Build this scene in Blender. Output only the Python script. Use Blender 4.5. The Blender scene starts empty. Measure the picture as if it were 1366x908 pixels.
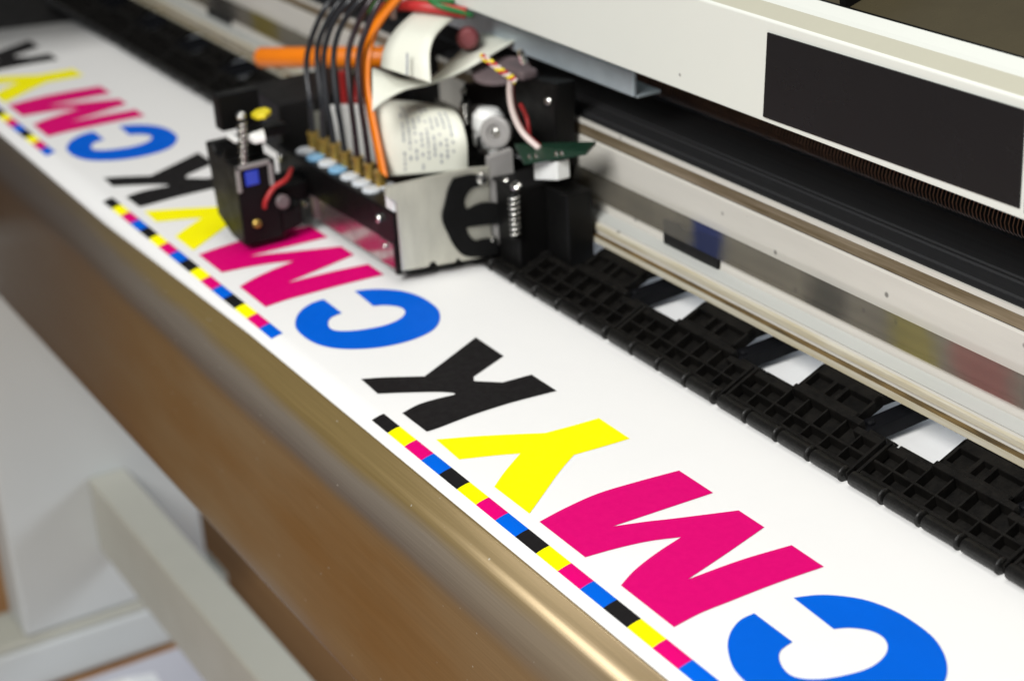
# measured points in metres: paper plane is z = 0, X runs along the rail, Y towards the back
D = {
 'glyph_k': [(-0.03718, 0.05895), (-0.01569, 0.05886), (-0.00686, 0.04076), (-0.0046, 0.03967), (-0.00321, 0.03963), (0.00379, 0.04695), (0.00461, 0.05888), (0.02186, 0.05909), (0.02021, 0.04288), (0.01998, 0.03376), (0.02022, 0.02448), (0.02095, 0.01685), (0.0217, 0.01019), (0.02174, 0.00573), (0.00368, 0.00549), (0.00107, 0.01319), (0.001, 0.02053), (0.00198, 0.02783), (0.0008, 0.02839), (-0.00369, 0.024), (-0.01068, 0.0139), (-0.01585, 0.00557), (-0.03088, 0.00621), (-0.02722, 0.01318), (-0.02262, 0.02014), (-0.01837, 0.02633), (-0.02704, 0.04152)],
 'glyph_y': [(0.04919, 0.05943), (0.06844, 0.05939), (0.06791, 0.04973), (0.06697, 0.03778), (0.07118, 0.03159), (0.07595, 0.02511), (0.08417, 0.01489), (0.09185, 0.00518), (0.07002, 0.00496), (0.06314, 0.01299), (0.05516, 0.02382), (0.05109, 0.0157), (0.04641, 0.0049), (0.02891, 0.00556), (0.03439, 0.01646), (0.04134, 0.0285), (0.04746, 0.03831), (0.04849, 0.04861)],
 'glyph_m': [(0.09692, 0.05975), (0.11555, 0.05985), (0.11485, 0.04107), (0.11421, 0.02207), (0.11786, 0.03201), (0.12159, 0.04055), (0.12936, 0.05964), (0.14231, 0.0597), (0.14806, 0.0407), (0.15307, 0.0229), (0.1535, 0.04209), (0.15564, 0.0598), (0.1709, 0.05972), (0.16987, 0.0417), (0.16981, 0.02579), (0.16988, 0.01535), (0.17134, 0.00511), (0.14423, 0.00516), (0.13965, 0.01309), (0.1354, 0.024), (0.13208, 0.0356), (0.12824, 0.02625), (0.12589, 0.01567), (0.12462, 0.0052), (0.09814, 0.0051), (0.09568, 0.01618), (0.09396, 0.02982), (0.09505, 0.04476)],
 'damper': [(-0.202, 0.0662, 0.031), (-0.191, 0.0662, 0.031), (-0.1799, 0.0667, 0.031), (-0.1691, 0.0666, 0.031), (-0.1571, 0.0667, 0.031), (-0.1462, 0.0669, 0.031), (-0.1356, 0.0665, 0.031), (-0.1362, 0.0731, 0.031)],
 'fit_top': [(-0.2034, 0.069, 0.0395), (-0.1915, 0.069, 0.0393), (-0.1805, 0.069, 0.0396), (-0.1708, 0.069, 0.0387), (-0.1587, 0.069, 0.0394), (-0.1485, 0.069, 0.0393), (-0.1364, 0.069, 0.039)],
 'tube_lo': [(-0.2019, 0.071, 0.0535), (-0.1889, 0.071, 0.0566), (-0.1836, 0.071, 0.0578), (-0.1728, 0.071, 0.0603), (-0.1584, 0.071, 0.0637), (-0.1485, 0.071, 0.066)],
 'tube_mid': [(-0.2081, 0.074, 0.071), (-0.1956, 0.074, 0.0771), (-0.1887, 0.074, 0.0768), (-0.1783, 0.074, 0.079), (-0.1639, 0.074, 0.0804), (-0.1533, 0.074, 0.0827)],
 'tube_hi': [(-0.2028, 0.079, 0.0883), (-0.1921, 0.079, 0.091), (-0.185, 0.079, 0.0924), (-0.1767, 0.079, 0.0927), (-0.1643, 0.079, 0.0925), (-0.1531, 0.079, 0.0948)],
 'tube_end': [(-0.2023, 0.088, 0.0989), (-0.1912, 0.088, 0.1009), (-0.1804, 0.088, 0.1029), (-0.1698, 0.088, 0.1048), (-0.1609, 0.088, 0.1065), (-0.1522, 0.088, 0.1081)],
 'whitebg': [(-0.2216, 0.082, 0.0215), (-0.2161, 0.082, 0.0454), (-0.1603, 0.082, 0.0597), (-0.1674, 0.082, 0.0234)],
 'tcap': [(-0.2558, 0.078, 0.0134), (-0.2513, 0.078, 0.024), (-0.2302, 0.078, 0.0396), (-0.2099, 0.078, 0.0459)],
 'orange_rib': [(-0.1631, 0.1, 0.104), (-0.1611, 0.088, 0.0948), (-0.1562, 0.08, 0.0859), (-0.1526, 0.076, 0.0727), (-0.1462, 0.074, 0.0613), (-0.1383, 0.072, 0.0488), (-0.1307, 0.07, 0.0386)],
 'label_rib': [(-0.1396, 0.072, 0.0347), (-0.1422, 0.074, 0.049), (-0.1504, 0.078, 0.0588), (-0.1073, 0.098, 0.0403), (-0.1066, 0.098, 0.0545), (-0.1168, 0.1, 0.0623), (-0.1391, 0.103, 0.06), (-0.1626, 0.106, 0.0552)],
 'arch_l': [(-0.1378, 0.0771, 0.0822), (-0.1394, 0.0791, 0.0873), (-0.1418, 0.0836, 0.092), (-0.1459, 0.091, 0.0956), (-0.1602, 0.1065, 0.0962), (-0.1762, 0.1187, 0.092)],
 'arch_r': [(-0.1079, 0.0843, 0.0807), (-0.1108, 0.0858, 0.088), (-0.1144, 0.0885, 0.0929), (-0.1203, 0.0948, 0.0965), (-0.1382, 0.1117, 0.0959), (-0.1586, 0.1262, 0.0903)],
 'slot': [(-0.1195, 0.0804, 0.0915), (-0.1166, 0.0781, 0.0835)],
 'strip_u': [(-0.1395, 0.0737, 0.0819), (-0.1387, 0.0794, 0.079), (-0.1382, 0.0876, 0.0749), (-0.1389, 0.1003, 0.0729), (-0.1454, 0.1152, 0.0771), (-0.1514, 0.1321, 0.0827), (-0.1473, 0.1392, 0.0825), (-0.1425, 0.1473, 0.082)],
 'strip_l': [(-0.1206, 0.063, 0.0701), (-0.1213, 0.0688, 0.0729), (-0.1229, 0.0796, 0.0754), (-0.1251, 0.0931, 0.0748), (-0.1252, 0.1058, 0.0765), (-0.1258, 0.1191, 0.0799), (-0.1278, 0.1288, 0.0822), (-0.1295, 0.1397, 0.085)],
 'cov': [(-0.1679, 0.12, 0.0976), (0.0668, 0.12, 0.1302), (0.0645, 0.12, 0.0998), (0.182, 0.12, 0.1022), (0.1812, 0.12, 0.1315), (0.1837, 0.12, 0.0996), (0.0161, 0.12, 0.1046)],
 'twist': [(-0.1019, 0.105, 0.0893), (-0.0941, 0.105, 0.0882), (-0.0883, 0.106, 0.0861), (-0.0848, 0.108, 0.084), (-0.0825, 0.109, 0.0825)],
 'pair': [(-0.0879, 0.11, 0.0817), (-0.0892, 0.11, 0.0755), (-0.0876, 0.11, 0.0679), (-0.0824, 0.111, 0.0604), (-0.0744, 0.114, 0.0548)],
}
CAMR = [[0.50918, 0.858804, -0.056496], [0.329399, -0.255103, -0.909076], [-0.79513, 0.444273, -0.412783]]
CAMC = (0.5355, -0.2451, 0.2916)
CAMF = 2450.76
import bpy, bmesh, math, random
from mathutils import Vector, Matrix
random.seed(4)
SC = bpy.context.scene
COL = SC.collection

# ------------------------------------------------------------------ materials
def lin(c):
    return tuple((x / 12.92 if x <= .04045 else ((x + .055) / 1.055) ** 2.4) for x in c)
def rgb(r, g, b):
    return lin((r / 255, g / 255, b / 255)) + (1,)
def base_mat(name):
    m = bpy.data.materials.new(name); m.use_nodes = True
    nt = m.node_tree
    return m, nt, nt.nodes['Principled BSDF']
def mat(name, col, rough=.5, metal=0, var=.12, scale=60, bump=0, bscale=400, spec=.5, stretch=(1, 1, 1), col2=None, rvar=.1, coat=0, speck=0):
    """principled surface with noise-driven colour, roughness and bump variation"""
    m, nt, p = base_mat(name)
    N = nt.nodes; L = nt.links
    tc = N.new('ShaderNodeNewGeometry')
    mp = N.new('ShaderNodeMapping'); mp.inputs['Scale'].default_value = stretch
    L.new(tc.outputs['Position'], mp.inputs['Vector'])
    nz = N.new('ShaderNodeTexNoise'); nz.inputs['Scale'].default_value = scale; nz.inputs['Detail'].default_value = 6
    nz.inputs['Roughness'].default_value = .65
    L.new(mp.outputs[0], nz.inputs['Vector'])
    mx = N.new('ShaderNodeMix'); mx.data_type = 'RGBA'
    c1 = col2 if col2 else tuple(max(0, x * (1 - var)) for x in col[:3]) + (1,)
    c0 = tuple(min(1, x * (1 + var)) for x in col[:3]) + (1,) if not col2 else col
    mr = N.new('ShaderNodeMapRange'); mr.inputs[1].default_value = .3; mr.inputs[2].default_value = .7
    L.new(nz.outputs[0], mr.inputs[0])
    L.new(mr.outputs[0], mx.inputs[0]); mx.inputs[6].default_value = c0; mx.inputs[7].default_value = c1
    colour = mx.outputs[2]
    if speck:
        vo = N.new('ShaderNodeTexVoronoi'); vo.inputs['Scale'].default_value = speck; L.new(tc.outputs['Position'], vo.inputs['Vector'])
        th = N.new('ShaderNodeMapRange'); th.inputs[1].default_value = .05; th.inputs[2].default_value = .10; th.inputs[3].default_value = .75; th.inputs[4].default_value = 0
        L.new(vo.outputs['Distance'], th.inputs[0])
        sx = N.new('ShaderNodeMix'); sx.data_type = 'RGBA'; L.new(th.outputs[0], sx.inputs[0]); L.new(colour, sx.inputs[6]); sx.inputs[7].default_value = (.06, .055, .05, 1)
        colour = sx.outputs[2]
    L.new(colour, p.inputs['Base Color'])
    mr2 = N.new('ShaderNodeMapRange'); mr2.inputs[1].default_value = .3; mr2.inputs[2].default_value = .7
    mr2.inputs[3].default_value = max(.02, rough - rvar); mr2.inputs[4].default_value = min(1, rough + rvar)
    L.new(nz.outputs[0], mr2.inputs[0]); L.new(mr2.outputs[0], p.inputs['Roughness'])
    p.inputs['Metallic'].default_value = metal
    p.inputs['Specular IOR Level'].default_value = spec
    if coat: p.inputs['Coat Weight'].default_value = coat; p.inputs['Coat Roughness'].default_value = .15
    if bump:
        nb = N.new('ShaderNodeTexNoise'); nb.inputs['Scale'].default_value = bscale; nb.inputs['Detail'].default_value = 4
        L.new(mp.outputs[0], nb.inputs['Vector'])
        b = N.new('ShaderNodeBump'); b.inputs['Strength'].default_value = bump; b.inputs['Distance'].default_value = .0006
        L.new(nb.outputs[0], b.inputs['Height']); L.new(b.outputs[0], p.inputs['Normal'])
    return m

M = {}
M['paper'] = mat('coated white paper', (.83, .83, .82, 1), .42, var=.015, scale=14, spec=.35, rvar=.05, bump=.25, bscale=28)
M['ink_k'] = mat('black ink', (.0105, .0095, .010, 1), .5, var=.1, scale=300, spec=.12)
M['ink_y'] = mat('yellow ink', (.95, .88, .0, 1), .5, var=.02, scale=300, spec=.1)
M['ink_m'] = mat('magenta ink', (.65, .0, .15, 1), .5, var=.03, scale=300, spec=.1)
M['ink_c'] = mat('blue ink', (.0, .108, .62, 1), .5, var=.05, scale=25, spec=.06)
M['black'] = mat('black plastic', (.0042, .0041, .004, 1), .42, var=.3, scale=120, bump=.25, bscale=900, spec=.22)
M['black_dull'] = mat('dull black metal', (.006, .0056, .0056, 1), .6, var=.3, scale=60, bump=.2, bscale=500, spec=.3)
M['matt'] = mat('matt black fill', (.006, .006, .006, 1), .7, var=.3, spec=.12)
M['charcoal'] = mat('dusty black guide plastic', (.0028, .0027, .0026, 1), .55, col2=(.0085, .0074, .006, 1), scale=190, bump=.35, bscale=700, spec=.16)
M['roller'] = mat('black rubber', (.007, .0067, .0063, 1), .42, var=.3, scale=500, bump=.35, bscale=1500, spec=.35)
M['arm'] = mat('bluish black plastic', (.0035, .0037, .005, 1), .6, var=.2, scale=100, spec=.12)
M['cream'] = mat('cream enamel', (.57, .55, .50, 1), .38, var=.08, scale=40, stretch=(.15, 1, 1), bump=.05, spec=.4, speck=75)
M['cream_lip'] = mat('stained cream enamel', (.60, .58, .50, 1), .35, scale=420, stretch=(.05, 1, 1), col2=(.42, .36, .22, 1), spec=.4)
M['grime'] = mat('brown grime', (.13, .085, .03, 1), .6, var=.8, scale=400, stretch=(.1, 1, 1))
M['cover'] = mat('off white enamel', (.70, .72, .67, 1), .4, var=.015, scale=14, spec=.35, rvar=.05, bump=.04, bscale=1200)
M['cover_edge'] = mat('beige moulding', (.46, .45, .36, 1), .45, var=.03, scale=40)
M['window'] = mat('smoked black panel', (.0125, .0125, .014, 1), .28, var=.04, scale=12, spec=.3)
M['lid'] = mat('smoked brown lid', (.06, .05, .028, 1), .3, var=.15, scale=25, spec=.5)
M['bronze_strip'] = mat('worn bronze strip', (.32, .26, .18, 1), .42, .35, scale=420, stretch=(.045, 1, 1), col2=(.12, .085, .04, 1))
M['rail_top'] = mat('black anodised rail', (.017, .017, .018, 1), .5, .0, var=.2, scale=200, stretch=(.03, 1, 1))
M['coil'] = mat('brown copper coil', (.38, .18, .10, 1), .4, .2, var=.3, scale=200)
M['steel'] = mat('bright steel', (.75, .74, .70, 1), .22, 1, var=.08, scale=200)
M['plate'] = mat('brushed side plate', (.60, .59, .51, 1), .36, .65, var=.12, scale=90, stretch=(1, 1, .3))
M['nozzle'] = mat('polished nozzle plate', (.44, .35, .35, 1), .24, .9, var=.08, scale=60)
M['brass'] = mat('brass', (.52, .35, .085, 1), .35, .75, var=.15, scale=300)
M['white_plastic'] = mat('white plastic', (.88, .89, .87, 1), .4, var=.05, scale=80)
M['grey_plastic'] = mat('grey plastic', (.30, .29, .28, 1), .45, var=.1, scale=80)
M['smoke_cap'] = mat('grey translucent cap', (.20, .20, .17, 1), .25, var=.1, scale=60)
M['blue_cap'] = mat('pale blue cap', (.22, .45, .68, 1), .35, var=.05)
M['pale_cap'] = mat('pale grey cap', (.62, .66, .70, 1), .35, var=.05)
M['tube_grey'] = mat('dark grey tube', (.022, .024, .028, 1), .3, var=.15, spec=.5)
M['tube_plum'] = mat('dark plum tube', (.028, .018, .022, 1), .3, var=.15, spec=.5)
M['orange'] = mat('orange plastic', (.80, .20, .005, 1), .38, var=.05, spec=.4)
M['red'] = mat('red plastic', (.45, .025, .025, 1), .4, var=.08)
M['dark_red'] = mat('dark red lacquer', (.20, .05, .055, 1), .4, var=.2)
M['green'] = mat('green plastic', (.02, .16, .04, 1), .45, var=.1)
M['yellow'] = mat('yellow plastic', (.80, .66, .02, 1), .4, var=.06)
M['wire_white'] = mat('pale pink insulation', (.68, .56, .52, 1), .4, var=.06)
M['pinkish'] = mat('mauve grey metal', (.15, .115, .12, 1), .4, var=.15)
M['cable'] = mat('cream flat cable', (.76, .77, .67, 1), .42, var=.03, scale=40, spec=.35)
M['label_ink'] = mat('grey label print', (.30, .32, .36, 1), .6, var=.2, scale=500)
M['pcb'] = mat('green circuit board', (.006, .030, .016, 1), .4, var=.2, scale=300)
M['zinc'] = mat('blue grey zinc', (.46, .53, .57, 1), .4, .3, var=.12, scale=60)
M['blue_led'] = mat('blue sensor window', (.02, .05, .55, 1), .2, var=.05, spec=.6)
M['stand'] = mat('grey green stand enamel', (.47, .465, .40, 1), .45, var=.03, scale=20)
M['stand_panel'] = mat('light grey stand enamel', (.56, .58, .57, 1), .5, var=.03, scale=9)
M['sheet'] = mat('pale lilac grey plastic', (.50, .50, .55, 1), .4, var=.03, scale=12)

# bronze apron: brushed metal with lengthwise scratches, warm tarnish and painted reflections
def apron_mat():
    m, nt, p = base_mat('bronze apron metal'); N = nt.nodes; L = nt.links
    g = N.new('ShaderNodeNewGeometry')
    m1 = N.new('ShaderNodeMapping'); m1.inputs['Scale'].default_value = (3.2, 11, 11); L.new(g.outputs['Position'], m1.inputs[0])
    n1 = N.new('ShaderNodeTexNoise'); n1.inputs['Scale'].default_value = 1.6; n1.inputs['Detail'].default_value = 5; L.new(m1.outputs[0], n1.inputs['Vector'])
    r1 = N.new('ShaderNodeValToRGB'); r1.color_ramp.elements[0].position = .32; r1.color_ramp.elements[0].color = (.20, .102, .030, 1)
    r1.color_ramp.elements[1].position = .68; r1.color_ramp.elements[1].color = (.25, .185, .105, 1)
    L.new(n1.outputs[0], r1.inputs[0])
    # polished lip with reflections painted in: olive top, taupe band, greyer far end
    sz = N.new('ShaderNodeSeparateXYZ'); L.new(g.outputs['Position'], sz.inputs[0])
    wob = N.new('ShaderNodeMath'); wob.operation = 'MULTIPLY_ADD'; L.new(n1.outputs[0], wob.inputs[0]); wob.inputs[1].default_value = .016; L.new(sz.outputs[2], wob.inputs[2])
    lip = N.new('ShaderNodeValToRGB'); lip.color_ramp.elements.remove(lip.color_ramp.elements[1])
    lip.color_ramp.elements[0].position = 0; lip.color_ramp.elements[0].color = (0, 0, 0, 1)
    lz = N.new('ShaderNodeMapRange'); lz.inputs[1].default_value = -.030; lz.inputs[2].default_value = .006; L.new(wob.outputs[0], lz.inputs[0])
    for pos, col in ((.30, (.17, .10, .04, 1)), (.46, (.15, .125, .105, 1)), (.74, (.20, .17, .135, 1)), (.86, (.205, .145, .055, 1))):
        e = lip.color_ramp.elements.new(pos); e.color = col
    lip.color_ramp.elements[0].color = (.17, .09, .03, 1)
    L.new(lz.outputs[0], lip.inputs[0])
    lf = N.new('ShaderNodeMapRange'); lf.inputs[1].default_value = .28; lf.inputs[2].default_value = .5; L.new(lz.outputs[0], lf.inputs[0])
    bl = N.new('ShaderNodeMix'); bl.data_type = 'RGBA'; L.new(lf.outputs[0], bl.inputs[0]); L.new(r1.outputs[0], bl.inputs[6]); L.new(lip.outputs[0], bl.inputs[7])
    xf = N.new('ShaderNodeMapRange'); xf.interpolation_type = 'SMOOTHSTEP'; xf.inputs[1].default_value = -.16; xf.inputs[2].default_value = -.38; xf.inputs[3].default_value = 0; xf.inputs[4].default_value = .75; L.new(sz.outputs[0], xf.inputs[0])  # greyer far end: side panel's reflection put into the colour
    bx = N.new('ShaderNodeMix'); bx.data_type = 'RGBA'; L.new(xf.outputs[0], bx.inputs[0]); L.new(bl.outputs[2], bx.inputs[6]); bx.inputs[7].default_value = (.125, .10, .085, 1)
    xg = N.new('ShaderNodeMapRange'); xg.interpolation_type = 'SMOOTHSTEP'; xg.inputs[1].default_value = .02; xg.inputs[2].default_value = .20; xg.inputs[3].default_value = 0; xg.inputs[4].default_value = .6; L.new(sz.outputs[0], xg.inputs[0])  # tan near end: warm floor reflection put into the colour
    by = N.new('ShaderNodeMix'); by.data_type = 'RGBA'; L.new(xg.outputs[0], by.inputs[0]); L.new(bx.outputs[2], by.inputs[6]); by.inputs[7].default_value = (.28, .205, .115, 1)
    vo = N.new('ShaderNodeTexVoronoi'); vo.inputs['Scale'].default_value = 130; L.new(g.outputs['Position'], vo.inputs['Vector'])
    th = N.new('ShaderNodeMapRange'); th.inputs[1].default_value = .035; th.inputs[2].default_value = .06; th.inputs[3].default_value = .8; th.inputs[4].default_value = 0; L.new(vo.outputs['Distance'], th.inputs[0])
    bs = N.new('ShaderNodeMix'); bs.data_type = 'RGBA'; L.new(th.outputs[0], bs.inputs[0]); L.new(by.outputs[2], bs.inputs[6]); bs.inputs[7].default_value = (.45, .42, .36, 1)
    m2 = N.new('ShaderNodeMapping'); m2.inputs['Scale'].default_value = (14, 1300, 1300); L.new(g.outputs['Position'], m2.inputs[0])
    n2 = N.new('ShaderNodeTexNoise'); n2.inputs['Scale'].default_value = 1.5; n2.inputs['Detail'].default_value = 4; L.new(m2.outputs[0], n2.inputs['Vector'])
    mr = N.new('ShaderNodeMapRange'); mr.inputs[1].default_value = .35; mr.inputs[2].default_value = .7; mr.inputs[3].default_value = .93; mr.inputs[4].default_value = 1.06
    L.new(n2.outputs[0], mr.inputs[0])
    mx = N.new('ShaderNodeMix'); mx.data_type = 'RGBA'; mx.blend_type = 'MULTIPLY'; mx.inputs[0].default_value = 1
    L.new(bs.outputs[2], mx.inputs[6]); L.new(mr.outputs[0], mx.inputs[7])
    L.new(mx.outputs[2], p.inputs['Base Color'])
    mr2 = N.new('ShaderNodeMapRange'); mr2.inputs[3].default_value = .27; mr2.inputs[4].default_value = .40; L.new(n2.outputs[0], mr2.inputs[0])
    L.new(mr2.outputs[0], p.inputs['Roughness'])
    p.inputs['Metallic'].default_value = .3
    b = N.new('ShaderNodeBump'); b.inputs['Strength'].default_value = .06; b.inputs['Distance'].default_value = .0004
    L.new(n2.outputs[0], b.inputs['Height']); L.new(b.outputs[0], p.inputs['Normal'])
    return m
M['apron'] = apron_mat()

# encoder film: greyish translucent strip with three ink blots
def film_mat():
    m, nt, p = base_mat('ink stained encoder film'); N = nt.nodes; L = nt.links
    g = N.new('ShaderNodeNewGeometry')
    sep = N.new('ShaderNodeSeparateXYZ'); L.new(g.outputs['Position'], sep.inputs[0])
    nz = N.new('ShaderNodeTexNoise'); nz.inputs['Scale'].default_value = 55; nz.inputs['Detail'].default_value = 5; L.new(g.outputs['Position'], nz.inputs['Vector'])
    cur = None
    base = N.new('ShaderNodeMix'); base.data_type = 'RGBA'; L.new(nz.outputs[0], base.inputs[0])
    base.inputs[6].default_value = (.43, .41, .37, 1); base.inputs[7].default_value = (.31, .30, .27, 1)
    cur = base.outputs[2]
    for cx, w, col, k in ((.006, .012, (.04, .08, .30, 1), .8), (.1185, .0135, (.42, .39, .16, 1), .62), (.155, .0145, (.44, .24, .23, 1), .6),
                          (.078, .012, (.17, .165, .15, 1), .6), (-.41, .02, (.38, .33, .06, 1), .7), (-.47, .02, (.10, .095, .09, 1), .7)):
        a = N.new('ShaderNodeMath'); a.operation = 'SUBTRACT'; L.new(sep.outputs[0], a.inputs[0]); a.inputs[1].default_value = cx
        ab = N.new('ShaderNodeMath'); ab.operation = 'ABSOLUTE'; L.new(a.outputs[0], ab.inputs[0])
        ad = N.new('ShaderNodeMath'); ad.operation = 'MULTIPLY_ADD'; L.new(nz.outputs[0], ad.inputs[0]); ad.inputs[1].default_value = w * 1.9
        L.new(ab.outputs[0], ad.inputs[2])
        mr = N.new('ShaderNodeMapRange'); mr.interpolation_type = 'SMOOTHSTEP'
        mr.inputs[1].default_value = w * 1.3; mr.inputs[2].default_value = w * 2.2; mr.inputs[3].default_value = k; mr.inputs[4].default_value = 0
        L.new(ad.outputs[0], mr.inputs[0])
        x = N.new('ShaderNodeMix'); x.data_type = 'RGBA'; L.new(mr.outputs[0], x.inputs[0]); L.new(cur, x.inputs[6]); x.inputs[7].default_value = col
        cur = x.outputs[2]
    L.new(cur, p.inputs['Base Color']); p.inputs['Roughness'].default_value = .3
    tn = N.new('ShaderNodeMix'); tn.data_type = 'RGBA'; tn.blend_type = 'MULTIPLY'; tn.inputs[0].default_value = 1; L.new(cur, tn.inputs[6]); tn.inputs[7].default_value = (1.65, 1.65, 1.65, 1)
    tr = N.new('ShaderNodeBsdfTransparent'); L.new(tn.outputs[2], tr.inputs[0]); ms = N.new('ShaderNodeMixShader'); ms.inputs[0].default_value = .22
    L.new(tr.outputs[0], ms.inputs[1]); L.new(p.outputs[0], ms.inputs[2])
    L.new(ms.outputs[0], N['Material Output'].inputs['Surface'])
    return m
M['film'] = film_mat()

def wood_mat():
    m, nt, p = base_mat('brown wooden floor'); N = nt.nodes; L = nt.links
    g = N.new('ShaderNodeNewGeometry')
    mp = N.new('ShaderNodeMapping'); mp.inputs['Scale'].default_value = (3, 40, 1); L.new(g.outputs['Position'], mp.inputs[0])
    nz = N.new('ShaderNodeTexNoise'); nz.inputs['Scale'].default_value = 1.2; nz.inputs['Detail'].default_value = 6; L.new(mp.outputs[0], nz.inputs['Vector'])
    r = N.new('ShaderNodeValToRGB'); r.color_ramp.elements[0].color = (.27, .125, .045, 1); r.color_ramp.elements[1].color = (.40, .22, .09, 1)
    r.color_ramp.elements[0].position = .3; r.color_ramp.elements[1].position = .7
    L.new(nz.outputs[0], r.inputs[0]); L.new(r.outputs[0], p.inputs['Base Color']); p.inputs['Roughness'].default_value = .45
    return m
M['wood'] = wood_mat()

# ------------------------------------------------------------------ helpers
WORLD = {}
def link(o, parent, mats):
    COL.objects.link(o)
    for m in (mats if isinstance(mats, (list, tuple)) else [mats]): o.data.materials.append(m)
    if parent is not None: o.parent = parent
def thing(name, loc, label, cat, group=None):
    o = bpy.data.objects.new(name, None); o.empty_display_size = .02; COL.objects.link(o)
    o.location = loc; o['label'] = label; o['category'] = cat
    if group: o['group'] = group
    WORLD[o.name] = Vector(loc)
    return o
def finish(o, origin, parent):
    w = Vector(origin); WORLD[o.name] = w
    o.location = w - (WORLD[parent.name] if parent else Vector((0, 0, 0)))
def mesh(name, vs, fs, m, parent=None, smooth=False, bevel=0, solid=0, fmats=None, label=None, seg=2):
    vs = [Vector(v) for v in vs]
    lo = Vector((min(v[i] for v in vs) for i in range(3))); hi = Vector((max(v[i] for v in vs) for i in range(3)))
    org = Vector(((lo.x + hi.x) / 2, (lo.y + hi.y) / 2, lo.z))
    me = bpy.data.meshes.new(name); me.from_pydata([v - org for v in vs], [], fs)
    bm = bmesh.new(); bm.from_mesh(me); bmesh.ops.recalc_face_normals(bm, faces=bm.faces); bm.to_mesh(me); bm.free()
    o = bpy.data.objects.new(name, me); link(o, parent, m); finish(o, org, parent)
    if fmats:
        for p, i in zip(me.polygons, fmats): p.material_index = i
    if smooth:
        for p in me.polygons: p.use_smooth = True
    if solid:
        s = o.modifiers.new('thickness', 'SOLIDIFY'); s.thickness = solid; s.offset = 0
    if bevel:
        b = o.modifiers.new('edge', 'BEVEL'); b.width = bevel; b.segments = seg; b.limit_method = 'ANGLE'; b.angle_limit = math.radians(35)
    if label: o['label'] = label
    return o
class MB:
    """collects several closed shapes into one mesh"""
    def __init__(s): s.v = []; s.f = []; s.m = []
    def add(s, vs, fs, mi=0):
        n = len(s.v); s.v += [Vector(v) for v in vs]; s.f += [tuple(i + n for i in f) for f in fs]; s.m += [mi] * len(fs); return s
    def prism(s, poly, ext, mi=0):
        n = len(poly); e = Vector(ext); p = [Vector(v) for v in poly]
        return s.add(p + [v + e for v in p], [tuple(range(n))[::-1], tuple(range(n, 2 * n))] + [(i, (i + 1) % n, n + (i + 1) % n, n + i) for i in range(n)], mi)
    def box(s, a, b, mi=0):
        (x0, y0, z0), (x1, y1, z1) = a, b
        return s.prism([(x0, y0, z0), (x1, y0, z0), (x1, y1, z0), (x0, y1, z0)], (0, 0, z1 - z0), mi)
    def tube(s, pts, r, seg=10, mi=0, smooth=True, flat=None):
        pts = [Vector(p) for p in pts]; n = len(pts); rings = []
        up = None
        for i, p in enumerate(pts):
            t = (pts[min(i + 1, n - 1)] - pts[max(i - 1, 0)]).normalized()
            if up is None:
                up = t.cross(Vector((0, 0, 1)) if abs(t.z) < .9 else Vector((1, 0, 0))).normalized()
            up = (up - t * up.dot(t)).normalized(); w = t.cross(up)
            rr = r[i] if isinstance(r, (list, tuple)) else r
            rings.append([p + (up * math.cos(a) + w * math.sin(a)) * rr for a in [2 * math.pi * k / seg for k in range(seg)]])
        vs = [v for R_ in rings for v in R_]
        fs = [(i * seg + k, i * seg + (k + 1) % seg, (i + 1) * seg + (k + 1) % seg, (i + 1) * seg + k) for i in range(n - 1) for k in range(seg)]
        fs += [tuple(range(seg))[::-1], tuple(range((n - 1) * seg, n * seg))]
        return s.add(vs, fs, mi)
    def lathe(s, pos, axis, prof, seg=20, mi=0):
        """prof: list of (height along axis, radius)"""
        a = Vector(axis).normalized(); u = a.cross(Vector((0, 0, 1)) if abs(a.z) < .9 else Vector((1, 0, 0))).normalized(); w = a.cross(u); p = Vector(pos)
        vs = [p + a * h + (u * math.cos(2 * math.pi * k / seg) + w * math.sin(2 * math.pi * k / seg)) * max(r, 1e-6) for h, r in prof for k in range(seg)]
        n = len(prof)
        fs = [(i * seg + k, i * seg + (k + 1) % seg, (i + 1) * seg + (k + 1) % seg, (i + 1) * seg + k) for i in range(n - 1) for k in range(seg)]
        fs += [tuple(range(seg))[::-1], tuple(range((n - 1) * seg, n * seg))]
        return s.add(vs, fs, mi)
    def build(s, name, m, parent=None, **k):
        return mesh(name, s.v, s.f, m, parent, fmats=s.m if isinstance(m, (list, tuple)) else None, **k)
def cat(pts, n=6, closed=False):
    """Catmull-Rom through pts"""
    P = [Vector(p) for p in pts]; out = []; N_ = len(P)
    rng = N_ if closed else N_ - 1
    for i in range(rng):
        g = (lambda j: P[j % N_]) if closed else (lambda j: P[max(0, min(N_ - 1, j))])
        a, b, c, d = g(i - 1), g(i), g(i + 1), g(i + 2)
        for k in range(n):
            t = k / n
            out.append(.5 * ((2 * b) + (c - a) * t + (2 * a - 5 * b + 4 * c - d) * t * t + (3 * b - a - 3 * c + d) * t ** 3))
    if not closed: out.append(P[-1])
    return out
def ribbon(name, A, B, m, parent, n=8, across=4, thick=.0005, label=None):
    a = cat(A, n); b = cat(B, n); w = across + 1
    vs = [p.lerp(q, j / across) for p, q in zip(a, b) for j in range(w)]
    fs = [(i * w + j, i * w + j + 1, (i + 1) * w + j + 1, (i + 1) * w + j) for i in range(len(a) - 1) for j in range(across)]
    return mesh(name, vs, fs, m, parent, smooth=True, solid=thick, label=label), a, b
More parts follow.
